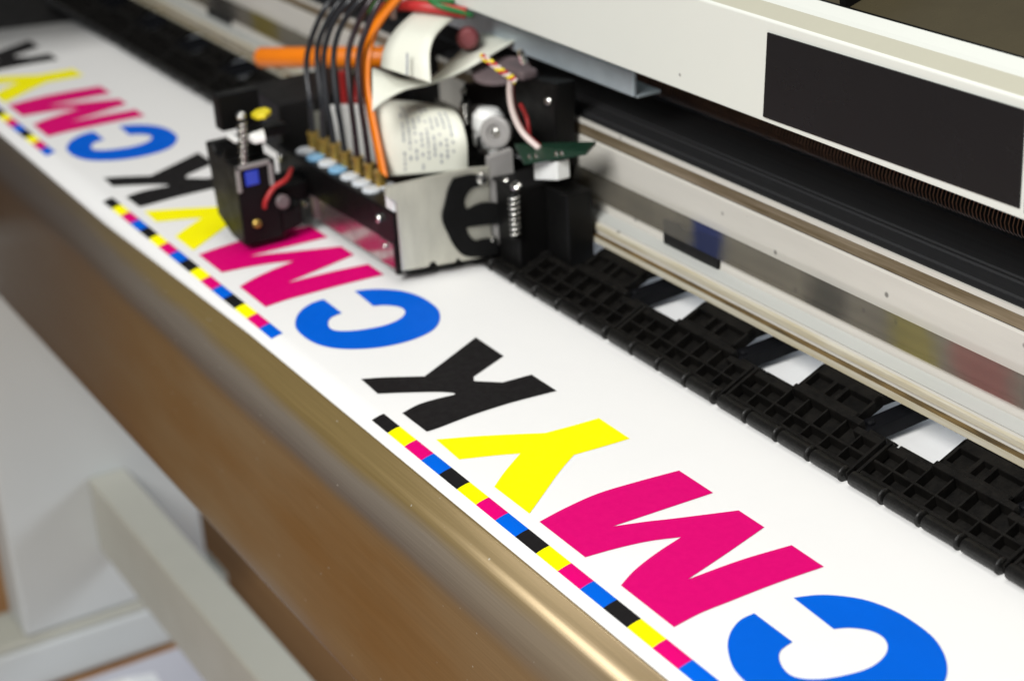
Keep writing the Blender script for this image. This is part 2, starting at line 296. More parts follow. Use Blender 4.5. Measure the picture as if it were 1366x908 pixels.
def screw(parent, pos, axis, r, m='steel', name='screw', h=None):
    h = h or r * .75; a = Vector(axis).normalized()
    b = MB().lathe(pos, axis, [(-.0005, r * .98), (h * .45, r), (h * .75, r * .86), (h * .95, r * .55), (h, r * .3), (h * .93, .0002)], 20)
    u = a.cross(Vector((0, 0, 1)) if abs(a.z) < .9 else Vector((1, 0, 0))).normalized(); w = a.cross(u)
    for d, e in ((u, w), (w, u)):
        c = Vector(pos) + a * h * .72
        b.prism([c + d * r * .5 + e * r * .1, c - d * r * .5 + e * r * .1, c - d * r * .5 - e * r * .1, c + d * r * .5 - e * r * .1], a * h * .33, 1)
    return b.build(name, [M[m], M['black']], parent, smooth=False)
def spring(parent, a, b, r, turns, wire=.0004, m='steel'):
    a, b = Vector(a), Vector(b); ax = (b - a); L = ax.length; ax.normalize()
    u = ax.cross(Vector((1, 0, 0))).normalized(); w = ax.cross(u); n = turns * 12
    pts = [a + ax * (L * i / n) + (u * math.cos(2 * math.pi * i / 12) + w * math.sin(2 * math.pi * i / 12)) * r for i in range(n + 1)]
    mb = MB().tube(pts, wire, 6)
    mb.tube([a - ax * .001, b + ax * .001], r * .88, 10, 1)
    return mb.build('spring', [M[m], M['black']], parent, smooth=True)

# ------------------------------------------------------------------ printed banner
PER = 0.28777
banner = thing('printed_banner', (-.2, .05, 0), 'white paper banner printed with large CMYK letters and colour bars, lying under the print carriage', 'banner')
front = lambda x: -.0088 - max(0, -x - .1) * .018
def paper():
    xs = [-.72 + i * .02 for i in range(64)]
    # y rows: back .. flat .. front dip
    vs = []; fs = []
    rows = [.26, .2, .16, .13, .10, .06, .02, 0.0005, -.002, -.004, -.006, -.0075, None]
    for x in xs:
        for yv in rows:
            yf = front(x); yy = yf if yv is None else yv
            z = 0 if yy > 0 else -.0011 * (yy / -.005) ** 1.6
            if yy > .15: z = -.004 * ((yy - .15) / .11)
            xx = x
            if x == xs[0]: xx = -.6685 + yy * .288      # the cut end runs slightly askew
            vs.append((xx, yy, z))
    # drop columns left of the cut
    n = len(rows); vs2 = []; keep = [0] + [i for i, x in enumerate(xs) if x > -.58]
    for i in keep: vs2 += vs[i * n:(i + 1) * n]
    for i in range(len(keep) - 1):
        for j in range(n - 1): fs.append((i * n + j, i * n + j + 1, (i + 1) * n + j + 1, (i + 1) * n + j))
    return mesh('paper_sheet', vs2, fs, M['paper'], banner, smooth=True)
ps = paper()
sld = ps.modifiers.new('thickness', 'SOLIDIFY'); sld.thickness = .00025; sld.offset = -1 if ps.data.polygons[0].normal.z > 0 else 1
INK = .00018
def flat(name, pts, m, label=None):
    n = len(pts); vs = [(x, y, INK) for x, y in pts]
    bm = bmesh.new(); vv = [bm.verts.new(v) for v in vs]; f = bm.faces.new(vv); bm.normal_update()
    if f.normal.z < 0: f.normal_flip()
    bmesh.ops.triangulate(bm, faces=bm.faces, ngon_method='EAR_CLIP')
    org = Vector((sum(x for x, y in pts) / n, sum(y for x, y in pts) / n, INK))
    bmesh.ops.translate(bm, verts=bm.verts, vec=-org)
    me = bpy.data.meshes.new(name); bm.to_mesh(me); bm.free()
    o = bpy.data.objects.new(name, me); link(o, banner, m); finish(o, org, banner)
    if label: o['label'] = label
    return o
def smooth_runs(pts, corners, n=6):
    """closed outline; straight corners at the given indices, smooth curves between them"""
    out = []; N_ = len(pts); cs = sorted(corners)
    for a, b in zip(cs, cs[1:] + [cs[0] + N_]):
        run = [Vector((*pts[i % N_], 0)) for i in range(a, b + 1)]
        out += [(p.x, p.y) for p in (cat(run, n)[:-1] if len(run) > 2 else run[:-1])]
    return out
GC = [(.1790, .0419), (.1818, .0484), (.1865, .0539), (.1927, .0582), (.2008, .0607), (.2090, .0612), (.2175, .0603), (.2250, .0572), (.2310, .0528), (.2350, .0475), (.2372, .0400), (.2374, .0320), (.2355, .0238), (.2315, .0165), (.2260, .0105), (.2195, .0070), (.2125, .0055), (.2053, .0054), (.1985, .0063), (.1925, .0088), (.1867, .0125), (.1822, .0172), (.1793, .0226), (.17885, .0278),
      (.1965, .0276), (.1980, .0222), (.2020, .0188), (.2075, .0172), (.2115, .0186), (.2150, .0232), (.2172, .0296), (.2182, .0362), (.2168, .0425), (.2135, .0472), (.2090, .0493), (.2045, .0485), (.2003, .0450), (.1981, .0409)]
GLY = {'K': (smooth_runs(D['glyph_k'], [0, 1, 2, 5, 6, 7, 13, 14, 17, 18, 21, 22, 25]), 'ink_k', 'black letter K'),
       'Y': (smooth_runs(D['glyph_y'], [0, 1, 3, 7, 8, 10, 12, 13, 16]), 'ink_y', 'yellow letter Y'),
       'M': (smooth_runs(D['glyph_m'], [0, 1, 3, 6, 7, 9, 11, 12, 16, 17, 20, 23, 24]), 'ink_m', 'magenta letter M'),
       'C': (smooth_runs(GC, [0, 23, 24, 37], 4), 'ink_c', 'blue letter C')}
for c in range(-1, 3):
    for k, (pts, m, lb) in GLY.items():
        if c == -1 and k != 'K': continue
        p2 = [(x - c * PER, y) for x, y in pts]
        flat('printed_letter', p2, M[m], lb)
    # sixteen-patch colour bar, curving down with the paper edge
    mb = MB()
    for i in range(16):
        x0 = i * .0125 - c * PER
        if x0 > .32: continue
        ys = [0, -.0017, -.0034, -.00498]
        zf = lambda y: (-.0011 * (y / -.005) ** 1.6 if y < 0 else 0) + INK
        vs = [(x, y, zf(y)) for y in ys for x in (x0, x0 + .0125)]
        mb.add(vs, [(2 * j, 2 * j + 1, 2 * j + 3, 2 * j + 2) for j in range(3)], i % 4)
    if mb.v: mb.build('colour_bar', [M['ink_k'], M['ink_y'], M['ink_m'], M['ink_c']], banner)

# ------------------------------------------------------------------ printer body
printer = thing('wide_format_printer', (-.2, .1, -.1), 'large format printer with bronze front apron, cream guide rail and off white cover', 'printer')
X0, X1 = -1.15, .46
def sweep(name, prof, m, parent, x0=X0, x1=X1, smooth=False, closed=True, bevel=0, fm=None, label=None, nx=1):
    n = len(prof); xs = [x0 + (x1 - x0) * i / nx for i in range(nx + 1)]
    vs = [(x, y, z) for x in xs for y, z in prof]
    fs = [(i * n + k, i * n + (k + 1) % n, (i + 1) * n + (k + 1) % n, (i + 1) * n + k) for i in range(nx) for k in range(n if closed else n - 1)]
    if closed: fs += [tuple(range(n))[::-1], tuple(range(nx * n, nx * n + n))]
    return mesh(name, vs, fs, m, parent, smooth=smooth, bevel=bevel, label=label, fmats=fm)
# front apron
curve = [(p.x, p.y) for p in cat([Vector((a, b, 0)) for a, b in [(.105, -.0032), (.02, -.0032), (-.006, -.0032), (-.0092, -.0036), (-.0125, -.0046), (-.0150, -.0058), (-.0167, -.0073), (-.0179, -.0091), (-.0198, -.0126), (-.0214, -.0158), (-.0224, -.0188), (-.0229, -.022), (-.0238, -.034), (-.0275, -.0945)]], 5)]
inner = [(y + .0025, z - .0025) for y, z in curve][::-1]
inner = [(max(y, -.0243), z) for y, z in inner]
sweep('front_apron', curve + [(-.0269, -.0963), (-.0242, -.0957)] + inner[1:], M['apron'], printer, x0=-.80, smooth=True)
# bed behind the apron, under the paper
MB().box((-.80, .1052, -.05), (X1, .30, -.0045)).build('print_bed', M['black_dull'], printer)

MB().box((-1.25, -.03, -.02), (-.60, .1045, -.0027)).build('bed_end_plate', M['black_dull'], printer)

# guide rail
rail = sweep('guide_rail', [(.130, .0150), (.130, .0171), (.1318, .0174), (.1322, .0203), (.1319, .0222), (.1335, .0229), (.138, .0245), (.1386, .0285), (.141, .0287), (.141, .0392), (.1386, .0394), (.1386, .0526), (.1392, .0532), (.1402, .0535), (.1402, .0586), (.1386, .0588), (.1386, .0606), (.1412, .0608), (.175, .0606), (.175, .024), (.15, .0165)], M['cream'], printer)
sweep('rail_lip', [(.1296, .01492), (.1296, .0173), (.1302, .0173), (.1302, .01492)], M['cream_lip'], rail)
sweep('rail_grime', [(.1299, .01735), (.1316, .01765), (.1316, .0181), (.1299, .0177)], M['grime'], rail)
sweep('rail_ridge', [(.1312, .0197), (.1312, .0218), (.1319, .0226), (.1324, .0219), (.1323, .0198)], M['cream_lip'], rail)
sweep('rail_flat', [(.1329, .02305), (.1377, .02465), (.1376, .02495), (.1328, .02335)], mat('grey cream ledge', (.54, .55, .52, 1), .22, var=.08, scale=60, stretch=(.1, 1, 1), spec=.6), rail)
sweep('encoder_strip', [(.1366, .0295), (.1363, .0410), (.13645, .0410), (.13675, .0295)], M['film'], rail)
sweep('wear_strip', [(.1391, .0539), (.1391, .0585), (.1397, .0585), (.1397, .0539)], M['bronze_strip'], rail)
# dark grooved top of the rail
top = []
yy = .1428
prof = [(.1396, .0611), (.1428, .0612), (.1432, .0620), (.1500, .0621), (.1504, .0628), (.1515, .0628), (.1519, .0621), (.1530, .0621), (.1534, .0627), (.1548, .0627), (.1552, .0620), (.1735, .0619), (.176, .0619), (.176, .05), (.1396, .05)]
sweep('rail_top', prof, M['rail_top'], rail)
for xc in (-.0035, -.479):
    mb = MB().prism([(xc - .0180, .1369, .0238), (xc + .0178, .1369, .0248), (xc + .0178, .1369, .0372), (xc + .004, .1369, .0362), (xc + .002, .1369, .0345), (xc - .006, .1369, .0338), (xc - .008, .1369, .0352), (xc - .0180, .1369, .0345)], (0, .0015, 0))
    mb.build('strip_clip', M['black'], rail, bevel=.0003)
# ribbed copper-brown coil
def coil():
    vs = []; fs = []; fm = []; seg = 12; pitch = .0019; n = int(.9 / pitch) * 4
    for i in range(n + 1):
        x = -.46 + .9 * i / n; ph = i % 4
        rr = .0046 + (.0005 if ph in (1, 2) else -.0006)
        for k in range(seg):
            a = 2 * math.pi * k / seg
            vs.append((x, .1812 + rr * math.cos(a), .0662 + rr * math.sin(a)))
    for i in range(n):
        for k in range(seg): fs.append((i * seg + k, i * seg + (k + 1) % seg, (i + 1) * seg + (k + 1) % seg, (i + 1) * seg + k)); fm.append(0 if i % 4 in (0, 1) else 1)  # recess faces coloured black, painting in the dark gaps between ribs
    return mesh('drive_coil', vs, fs, [M['coil'], M['black_dull']], printer, smooth=False, fmats=fm)
coil()
# dark back wall of the carriage channel
MB().box((X0, .198, .026), (X1, .203, .125)).build('channel_back', M['black_dull'], printer)

# cover
cv = [(.12, .0992), (.12, .1338), (.1206, .1346), (.1262, .1376), (.1285, .1383), (.1318, .1395), (.1335, .1401), (.1345, .1397), (.1350, .1375), (.152, .1365), (.152, .134), (.133, .134), (.1225, .1325), (.1225, .0992)]
cover = sweep('front_cover', cv, [M['cover'], M['cover_edge'], M['black']], printer, x0=X0, x1=X1, bevel=.0003,
              fm=[0, 0, 1, 0, 0, 0, 0, 2, 2, 2, 0, 0, 0, 0, 0, 0])
pl, pt, pr_ = D['cov'][2], D['cov'][1], D['cov'][3]
MB().prism([(.0645, .1194, .1010), (.182, .1194, .1024), (.182, .1194, .1313), (.0668, .1194, .1302)], (0, .0008, 0)).build('front_window', M['window'], cover)
MB().prism([(.184, .1195, .1015), (.30, .1195, .1022), (.30, .1195, .1322), (.1835, .1195, .1314)], (0, .0008, 0)).build('front_window', M['window'], cover)
MB().lathe((.0161, .1201, .1046), (0, -1, 0), [(0, .0006), (.0002, .0006), (.00025, .0003)], 12).build('screw_hole', M['grey_plastic'], cover)
# smoked lid behind the cover's top edge
lid = MB().add([(X0, .136, .1375), (X1, .136, .1375), (X1, .34, .20), (X0, .34, .20), (X0, .136, .1355), (X1, .136, .1355), (X1, .34, .198), (X0, .34, .198)],
               [(0, 1, 2, 3), (7, 6, 5, 4), (0, 4, 5, 1), (1, 5, 6, 2), (2, 6, 7, 3), (3, 7, 4, 0)]).build('smoked_lid', M['lid'], cover)
MB().prism([(.0815, .1375, .1381), (.0845, .1375, .1381), (.0845, .33, .1969), (.0815, .33, .1969)], (0, -.0012, .012)).build('lid_rib', M['black'], lid)

MB().box((X0, .1350, .1385), (X1, .1378, .1390)).build('lid_gap_strip', M['black'], cover)  # added black strip that paints in the dark gap between cover and lid

# paper guide modules with rollers, teeth and pinch arms
def inc(y): return .003 + .45 * (y - .099)
def tin(y): return .0095 + .42 * (y - .117)
def guide(x):
    """one module whose left end is at x"""
    w = .0692; xa, xb = x + .0007, x + w - .0004
    e = Vector((0, .0018, -.004))
    mb = MB()
    def bar(a, b, y0, y1, dz=0, th=.004, f=inc):
        mb.prism([(a, y0, f(y0) + dz), (b, y0, f(y0) + dz), (b, y1, f(y1) + dz), (a, y1, f(y1) + dz)], (0, .0012, -th))
    bar(xa, xb, .0990, .1195, -.0048, .0012)                    # recess floor
    bar(xa, xb, .1012, .1025)                                    # front bar
    bar(xa, xb, .1070, .1078, -.0002)
    bar(xa, xa + .0012, .0985, .1150, .0006); bar(xb - .0012, xb, .0985, .1150, .0006)
    for i in range(1, 7):
        xx = xa + (xb - xa) * i / 7
        bar(xx - .00035, xx + .00035, .1020, .1148 if 2 <= i <= 5 else .1135, -.0004)
    bar(xa, xa + .0195, .1128, .1150, -.0006); bar(xb - .014, xb, .1128, .1150, -.0006)
    bar(xa + .0192, xb - .0135, .1150, .1172, 0)
    root = mb.build('paper_guide', M['charcoal'], printer, bevel=.0002, seg=1)
    # rollers along the paper edge
    n = 4; pw = (xb - xa) / n
    for i in range(n):
        a = xa + pw * i + .0006; b = a + pw - .0011
        MB().lathe((a, .0987, .0027), (1, 0, 0), [(0, .0018), (.0006, .0025), (b - a - .0013, .0025), (b - a - .0012, .0028), (b - a - .0004, .0028), (b - a, .0018)], 16).build('feed_roller', M['roller'], root, smooth=True)
    # tooth rising under the rail
    t = MB(); a, b = x + .0193, x + .0505
    def tb(p, q_, y0, y1, dz=0, th=.003):
        t.prism([(p, y0, tin(y0) + dz), (q_, y0, tin(y0) + dz), (q_, y1, tin(y1) + dz), (p, y1, tin(y1) + dz)], (0, .0010, -th))
    tb(a, b, .1172, .1289, -.0032, .001)
    tb(a, a + .0016, .1172, .1289); tb(b - .0012, b, .1172, .1289)
    tb(a, b, .1172, .1200); tb(a, b, .1258, .1290)
    t.prism([(a, .1290, .0145), (b, .1290, .0145), (b, .17, .0146), (a, .17, .0146)], (0, 0, -.004))
    tb(a + .0105, a + .0122, .12, .126); tb(a + .0165, a + .0182, .12, .126)
    t.build('guide_tooth', M['charcoal'], root, bevel=.0002, seg=1)
    # pinch arm lying to the right of the tooth, with a round pin
    p = MB().prism([(b + .0006, .1165, .0085), (b + .0060, .1172, .0072), (b + .0050, .160, .0090), (b + .0006, .160, .0110)], (0, .001, -.0055))
    p.lathe((b + .0032, .1215, .0076), (0, -.3, .9), [(0, .0016), (.0012, .0016), (.0018, .0009)], 14)
    p.build('pinch_arm', M['arm'], root, bevel=.0008, seg=2)
    return root
def dup(root, dx):
    r = root.copy(); COL.objects.link(r); r.parent = printer; r.location = root.location + Vector((dx + random.uniform(-.0003, .0003), random.uniform(-.0002, .0002), 0)); r.rotation_euler = (random.uniform(-.012, .012), 0, random.uniform(-.003, .003))
    for ch in root.children:
        c = ch.copy(); COL.objects.link(c); c.parent = r
    return r
g0 = guide(.1362)
for k in list(range(-12, 0)) + [1, 2]: dup(g0, .0697 * k)

# ------------------------------------------------------------------ print carriage
car = thing('print_carriage', (-.16, .09, .003), 'black inkjet print carriage with silver side plate, ink tubes, springs and cream flat cables', 'print carriage')
part = lambda mb, name, m, parent=car, **k: mb.build(name, M[m] if isinstance(m, str) else [M[i] for i in m], parent, **k)
HY = .0605
# print head block
head = part(MB().prism([(-.2135, HY, .0145), (-.1045, HY, .0168), (-.1045, HY, .0310), (-.2135, HY, .0305)], (0, .034, 0)), 'print_head', 'black', bevel=.0006)
part(MB().box((-.186, .064, .004), (-.1045, .094, .0155)), 'head_core', 'black_dull', head)
part(MB().prism([(-.1835, HY + .0008, .0042), (-.1215, HY + .0008, .0046), (-.1215, HY + .0008, .0166), (-.1835, HY + .0008, .0150)], (0, .0015, 0)), 'nozzle_plate', 'nozzle', head, bevel=.0003)
part(MB().prism([(-.1200, HY, .0048), (-.1062, HY, .0056), (-.1062, HY, .0168), (-.1200, HY, .0166)], (0, .0018, 0)), 'nozzle_plate', 'nozzle', head, bevel=.0004)
part(MB().box((-.1062, HY - .0006, .0040), (-.1040, HY + .002, .0186)), 'end_clip', 'black', head)
part(MB().box((-.1880, HY - .0004, .0052), (-.1838, HY + .002, .0155)), 'end_clip', 'pinkish', head)
for x, z, r in ((-.2165, .0262, .0021), (-.1168, .0256, .0020), (-.1935, .0098, .0018), (-.1140, .0140, .0011)):
    screw(head, (x, HY - .0006, z), (-.1, -1, .1), r)
part(MB().prism([(-.222, HY, .008), (-.2135, HY, .008), (-.2135, HY, .0305), (-.222, HY, .0305)], (0, .03, 0)), 'head_flange', 'black', head)
# dampers with brass fittings
for i, (x, y, z) in enumerate(D['damper']):
    z0 = .0302
    d = part(MB().lathe((x, y, z0), (0, 0, 1), [(0, .0036), (.0004, .0043), (.0016, .0043), (.0021, .0036)], 20), 'damper', 'blue_cap' if i in (1, 3) else 'pale_cap',
             label='pale blue damper cap' if i in (1, 3) else None)
    if i < 7:
        fx, fy, fz = D['fit_top'][i]
        part(MB().lathe((x - .0003, y + .0045, z0), (0, 0, 1), [(0, .0028), (.0016, .0028), (.0017, .0023), (fz - z0 - .0015, .0023), (fz - z0 - .0014, .0027), (fz - z0, .0027), (fz - z0, .0012)], 14), 'brass_fitting', 'brass', d)
# ink tubes
for i in range(6):
    lo, mi, hi, en = D['tube_lo'][i], D['tube_mid'][i], D['tube_hi'][i], D['tube_end'][i]
    j = [0, 1, 2, 3, 4, 5][i]
    fx, fy, fz = D['fit_top'][j]
    fx = D['damper'][j][0] - .0003; fy = D['damper'][j][1] + .0045
    E_ = Vector(en); run = [E_ + Vector((-.020 + .002 * i, .022, .006)), E_ + Vector((-.075, .040 + .001 * i, -.006)), Vector((-.40, .150 + .003 * i, .084)), Vector((-1.0, .150 + .003 * i, .078))]
    mb = MB().tube(cat([(fx, fy, fz - .004), ((fx + lo[0]) / 2, (fy + lo[1]) / 2, (fz + lo[2]) / 2), lo, mi, hi, en] + run, 6), .00135, 10)
    part(mb, 'ink_tube', 'tube_plum' if i >= 4 else 'tube_grey', smooth=True)
# white cable block behind the tubes, grey cap to its left
wb = D['whitebg']
mb = MB()
for i in range(6):
    t0, t1 = i / 6 + .012, (i + 1) / 6 - .012
    L_ = lambda a, b, t: Vector(a).lerp(Vector(b), t)
    mb.prism([L_(wb[0], wb[3], t0), L_(wb[0], wb[3], t1), L_(wb[1], wb[2], t1), L_(wb[1], wb[2], t0)], (0, .006, 0))
part(mb, 'ribbed_connector', 'white_plastic', bevel=.0006)
tc = D['tcap']
part(MB().prism(tc + [(-.2165, .078, .0225)], (0, .012, 0)), 'grey_cap', 'smoke_cap', bevel=.001)
# orange and cream flat cables
def offs(P, d): return [Vector(p) + Vector(d) for p in P]
ribbon('orange_ribbon', offs(D['orange_rib'], (-.0030, 0, .0006)), offs(D['orange_rib'], (.0030, .0005, -.0006)), M['orange'], car, thick=.0012, across=2)
lr = D['label_rib']
LB = [lr[3], lr[4], lr[5], lr[6], lr[7]]
LA = [lr[0], lr[1], (-.1490, .0775, .0583), (-.1640, .0815, .0600), (-.1830, .0850, .0570)]
lab, la, lb = ribbon('label_cable', LA, LB, M['cable'], car, n=8, across=6, thick=.0006)
mk = MB()
random.seed(11)
na = len(la)
for colm in range(9):
    u = .30 + colm * .068
    s = .12 if colm % 3 else .05
    lim = .62 if colm < 6 else .5
    while s < lim:
        ds = random.uniform(.010, .030)
        if random.random() < .74:
            def P(uu, ss):
                t = ss * (na - 1); i = min(int(t), na - 2); f = t - i
                a = la[i].lerp(la[i + 1], f); b = lb[i].lerp(lb[i + 1], f)
                tang = (la[i + 1] - la[i]).normalized(); acr = (b - a).normalized(); nn = acr.cross(tang).normalized()
                if nn.dot(Vector((.8, -.45, .4))) < 0: nn = -nn
                return a.lerp(b, uu) + nn * .0006
            mk.add([P(u, s), P(u + .024, s), P(u + .024, s + ds), P(u, s + ds)], [(0, 1, 2, 3)])
        s += ds + random.uniform(.006, .02)
part(mk, 'label_print', 'label_ink', lab)
arch, aa, ab = ribbon('arched_cable', D['arch_l'], D['arch_r'], M['cable'], car, n=6, across=4, thick=.0008)
s0, s1 = [Vector(v) for v in D['slot']]
tow = (Vector((.5355, -.2451, .2916)) - s0).normalized()
part(MB().tube([s0 + tow * .0003, (s0 + s1) / 2 + tow * .0003, s1 + tow * .0003], .0005, 6), 'cable_slot', 'label_ink', arch)
ribbon('folded_cable', D['strip_u'], D['strip_l'], M['cable'], car, n=6, across=4, thick=.0008)
# thin loom behind the cables
def wire(name, pts, r, m, **k): return part(MB().tube(cat(pts, 6), r, 8), name, m, smooth=True, **k)
wire('loom_wire', [(-.196, .092, .050), (-.193, .094, .068), (-.196, .100, .082), (-.19, .112, .096)], .0026, 'red', label='thick red wire behind the ink tubes')
wire('loom_wire', [(-.186, .096, .093), (-.176, .098, .100), (-.160, .104, .1025), (-.15, .12, .10)], .0014, 'green', label='green wire behind the ink tubes')
wire('loom_wire', [(-.178, .100, .094), (-.168, .100, .0985), (-.152, .106, .100), (-.14, .12, .097)], .0026, 'red', label='red wire beside the orange ribbon')
wire('loom_wire', [(-.1655, .098, .094), (-.1635, .098, .0995), (-.160, .104, .104)], .0014, 'wire_white', label='short white wire by the orange ribbon')
wire('loom_wire', [(-.150, .108, .103), (-.143, .11, .101), (-.138, .122, .096)], .0012, 'green', label='green wire above the arched cable')
part(MB().lathe((-.144, .122, .0850), (.8, -.4, .2), [(0, .0050), (.004, .0050), (.005, .0042), (.009, .0042), (.010, .0030)], 18), 'red_coil', 'dark_red')
part(MB().box((-.2105, .090, .038), (-.206, .094, .062)), 'red_clip', 'red')
# silver side plate
nx = Vector((1, -.165, 0)).normalized()
def sp(y, z, off=0): return Vector((-.1017 + .165 * (y - .061), y, z)) + nx * off
pl = MB().prism([sp(.061, .0062), sp(.0725, .0058), sp(.0735, .0076), sp(.0755, .0076), sp(.0762, .0057), sp(.0842, .0055), sp(.0848, .0068), sp(.0862, .0068), sp(.0868, .0054), sp(.1005, .0052), sp(.1015, .0446), sp(.0930, .0455), sp(.0570, .0440), sp(.0565, .0400), sp(.061, .0360)], -nx * .0016)
plate = part(pl, 'side_plate', 'plate', bevel=.0005)
HK = [(.0855, .0426), (.0918, .0431), (.0967, .0423), (.097, .0373), (.0931, .0369), (.0904, .034), (.0895, .0309), (.0903, .0281), (.0965, .0299), (.1035, .0286), (.1087, .0251), (.1083, .0192), (.1022, .0197), (.0957, .0202), (.0897, .0204), (.0905, .0169), (.0931, .0139), (.0967, .014), (.1025, .0136), (.103, .0057), (.0947, .0061), (.0877, .0082), (.0838, .0132), (.0815, .0191), (.0798, .0241), (.0797, .028), (.0811, .0323), (.083, .0383)]
HK = smooth_runs(HK, [0, 2, 3, 7, 10, 11, 14, 18, 19], 3)
part(MB().prism([sp(y, z, .0003) for y, z in HK], nx * .0012), 'black_cutout', 'matt', plate, bevel=.0004)  # raised black shape standing in for the dark cut-out in the plate
part(MB().prism([sp(.1015, .010), sp(.112, .008), sp(.112, .050), sp(.1015, .048)], -nx * .004), 'rear_plate', 'grey_plastic', plate)
screw(plate, sp(.0975, .0405, .0008), nx, .0026)
screw(plate, sp(.1010, .0130, .0008), nx, .0014)
# carriage body linking head and rail
part(MB().box((-.225, .0945, .009), (-.103, .128, .036)).box((-.1025, .101, .009), (-.0985, .128, .034)), 'carriage_body', 'black_dull', bevel=.0008)
part(MB().prism([(-.262, .066, .0225), (-.218, .062, .024), (-.218, .062, .050), (-.262, .066, .0490)], (0, .045, 0)), 'side_bracket', 'black_dull', bevel=.001)
part(MB().box((-.262, .080, .030), (-.205, .128, .044)), 'side_bracket', 'black', bevel=.001)
# left sensor module
sen = part(MB().prism([(-.2112, .0225, .0431), (-.2065, .0225, .0100), (-.1915, .0225, .0040), (-.1772, .0225, .0034), (-.1772, .0225, .0400), (-.1885, .0225, .0400), (-.1888, .0225, .0455), (-.1935, .0225, .0405), (-.2010, .0225, .0405), (-.2040, .0225, .0440)], (0, .0185, 0)), 'sensor_module', 'black', bevel=.0008)
sx = -.1768
part(MB().box((sx - .0005, .0220, .0385), (sx + .0012, .0390, .0405)).box((sx - .0005, .0220, .0285), (sx + .0012, .0238, .0405)).box((sx - .0005, .0372, .0285), (sx + .0012, .0390, .0405)), 'sensor_frame', 'grey_plastic', sen, bevel=.0003)
part(MB().box((sx - .0005, .0262, .0305), (sx + .0004, .0325, .0372)), 'sensor_window', 'blue_led', sen, bevel=.0003)
screw(sen, (sx + .0002, .0290, .0128), (1, -.2, .3), .0019, 'brass')
screw(sen, (sx - .0005, .0280, .0618), (.6, -.4, .7), .0021)
spring(sen, (sx - .001, .0266, .0400), (sx - .0005, .0280, .0590), .0017, 8, .0005)
part(MB().box((-.190, .030, .0485), (-.181, .050, .0530)).box((-.205, .026, .050), (-.197, .045, .066)), 'sensor_arm', 'black', sen, bevel=.0008)
part(MB().prism([(-.1800, .0335, .0590), (-.1725, .0330, .0600), (-.1700, .0360, .0605), (-.1725, .0400, .0612), (-.1800, .0405, .0605), (-.1825, .0370, .0595)], (0, 0, .0022)), 'yellow_cap', 'yellow', sen, bevel=.0005)
part(MB().prism([(-.1790, .0300, .0500), (-.1730, .0310, .0495), (-.1700, .0350, .0505), (-.1760, .0370, .0520)], (0, 0, .0028)).box((-.1900, .0250, .0492), (-.1805, .0275, .0512)), 'white_bush', 'white_plastic', sen, bevel=.0005)
wire('red_wire', [(sx, .0335, .0190), (sx + .001, .0340, .0225), (sx + .001, .0385, .0275), (sx, .0450, .0295), (sx - .01, .052, .030)], .0011, 'red')
part(MB().lathe((sx - .002, .0425, .0195), (1, -.2, .2), [(0, .0032), (.003, .0032), (.0036, .0022)], 18), 'pivot_wheel', 'pinkish', sen)
part(MB().prism([(sx - .012, .041, .004), (sx - .001, .041, .004), (sx - .001, .052, .006), (sx - .012, .052, .006)], (0, 0, .012)), 'sensor_foot', 'black', sen, bevel=.002)
part(MB().box((-.212, .041, .012), (-.192, .062, .021)), 'sensor_bridge', 'black_dull', sen, bevel=.001)
# right-hand motor box, springs, board
rb = part(MB().box((-.0945, .1035, .0035), (-.0772, .1290, .0385)), 'motor_box', 'black', bevel=.0008)
part(MB().box((-.0955, .1025, .0387), (-.0765, .1285, .0399)), 'box_lid', 'black_dull', rb)
part(MB().box((-.0770, .1170, .0060), (-.0600, .1292, .0380)), 'box_extension', 'black', rb, bevel=.0008)
spring(rb, (-.0768, .1018, .0195), (-.0764, .1018, .0372), .0022, 8, .0005)
screw(rb, (-.0775, .1040, .0400), (.2, -.5, .8), .0024)
screw(rb, (-.0870, .1045, .0400), (.2, -.5, .8), .0013)
screw(rb, (-.0768, .1235, .0300), (1, -.3, .2), .0020, 'brass')
spring(car, (-.1376, .115, .0495), (-.1369, .115, .0594), .0021, 7, .0006)
screw(car, (-.1375, .115, .0640), (.2, -.4, .9), .0017)
part(MB().tube([(-.1376, .115, .040), (-.1375, .115, .0495)], .0022, 12).tube([(-.1370, .115, .0598), (-.1375, .115, .0640)], .0012, 10), 'spring_post', 'black')
kn = part(MB().lathe((-.1215, .116, .0440), (0, .1, 1), [(0, .006), (.004, .0066), (.0065, .0062), (.007, .0070), (.013, .0068), (.016, .0045), (.0165, .001)], 18).prism([(-.1265, .1145, .0425), (-.112, .1145, .040), (-.108, .1145, .048), (-.121, .1145, .052)], (0, .004, 0)), 'white_knob', 'white_plastic', bevel=.0006)
part(MB().lathe((-.1050, .112, .0548), (.6, -.75, .2), [(0, .0068), (.003, .0068), (.0034, .0058), (.0034, .0036), (.0022, .0034), (.0022, .0005)], 24), 'pivot_ring', 'grey_plastic', kn)
screw(kn, (-.1037, .1103, .0552), (.6, -.75, .2), .0020)
part(MB().prism([(-.1378, .12, .0250), (-.115, .12, .0310), (-.112, .12, .0440), (-.1378, .12, .0395)], (0, .006, 0)), 'post_block', 'grey_plastic', bevel=.0008)
part(MB().prism([(-.156, .126, .026), (-.0830, .126, .040), (-.0795, .126, .0785), (-.1169, .126, .0735), (-.1590, .126, .0605)], (0, .010, 0)), 'motor', 'black', bevel=.001)
part(MB().lathe((-.1235, .126, .0735), (.1, -.15, 1), [(0, .0125), (.0014, .0125), (.0018, .0118)], 28), 'encoder_disc', 'pinkish')
part(MB().box((-.1165, .1215, .0755), (-.0990, .130, .0800)), 'disc_cap', 'pinkish', bevel=.0015)
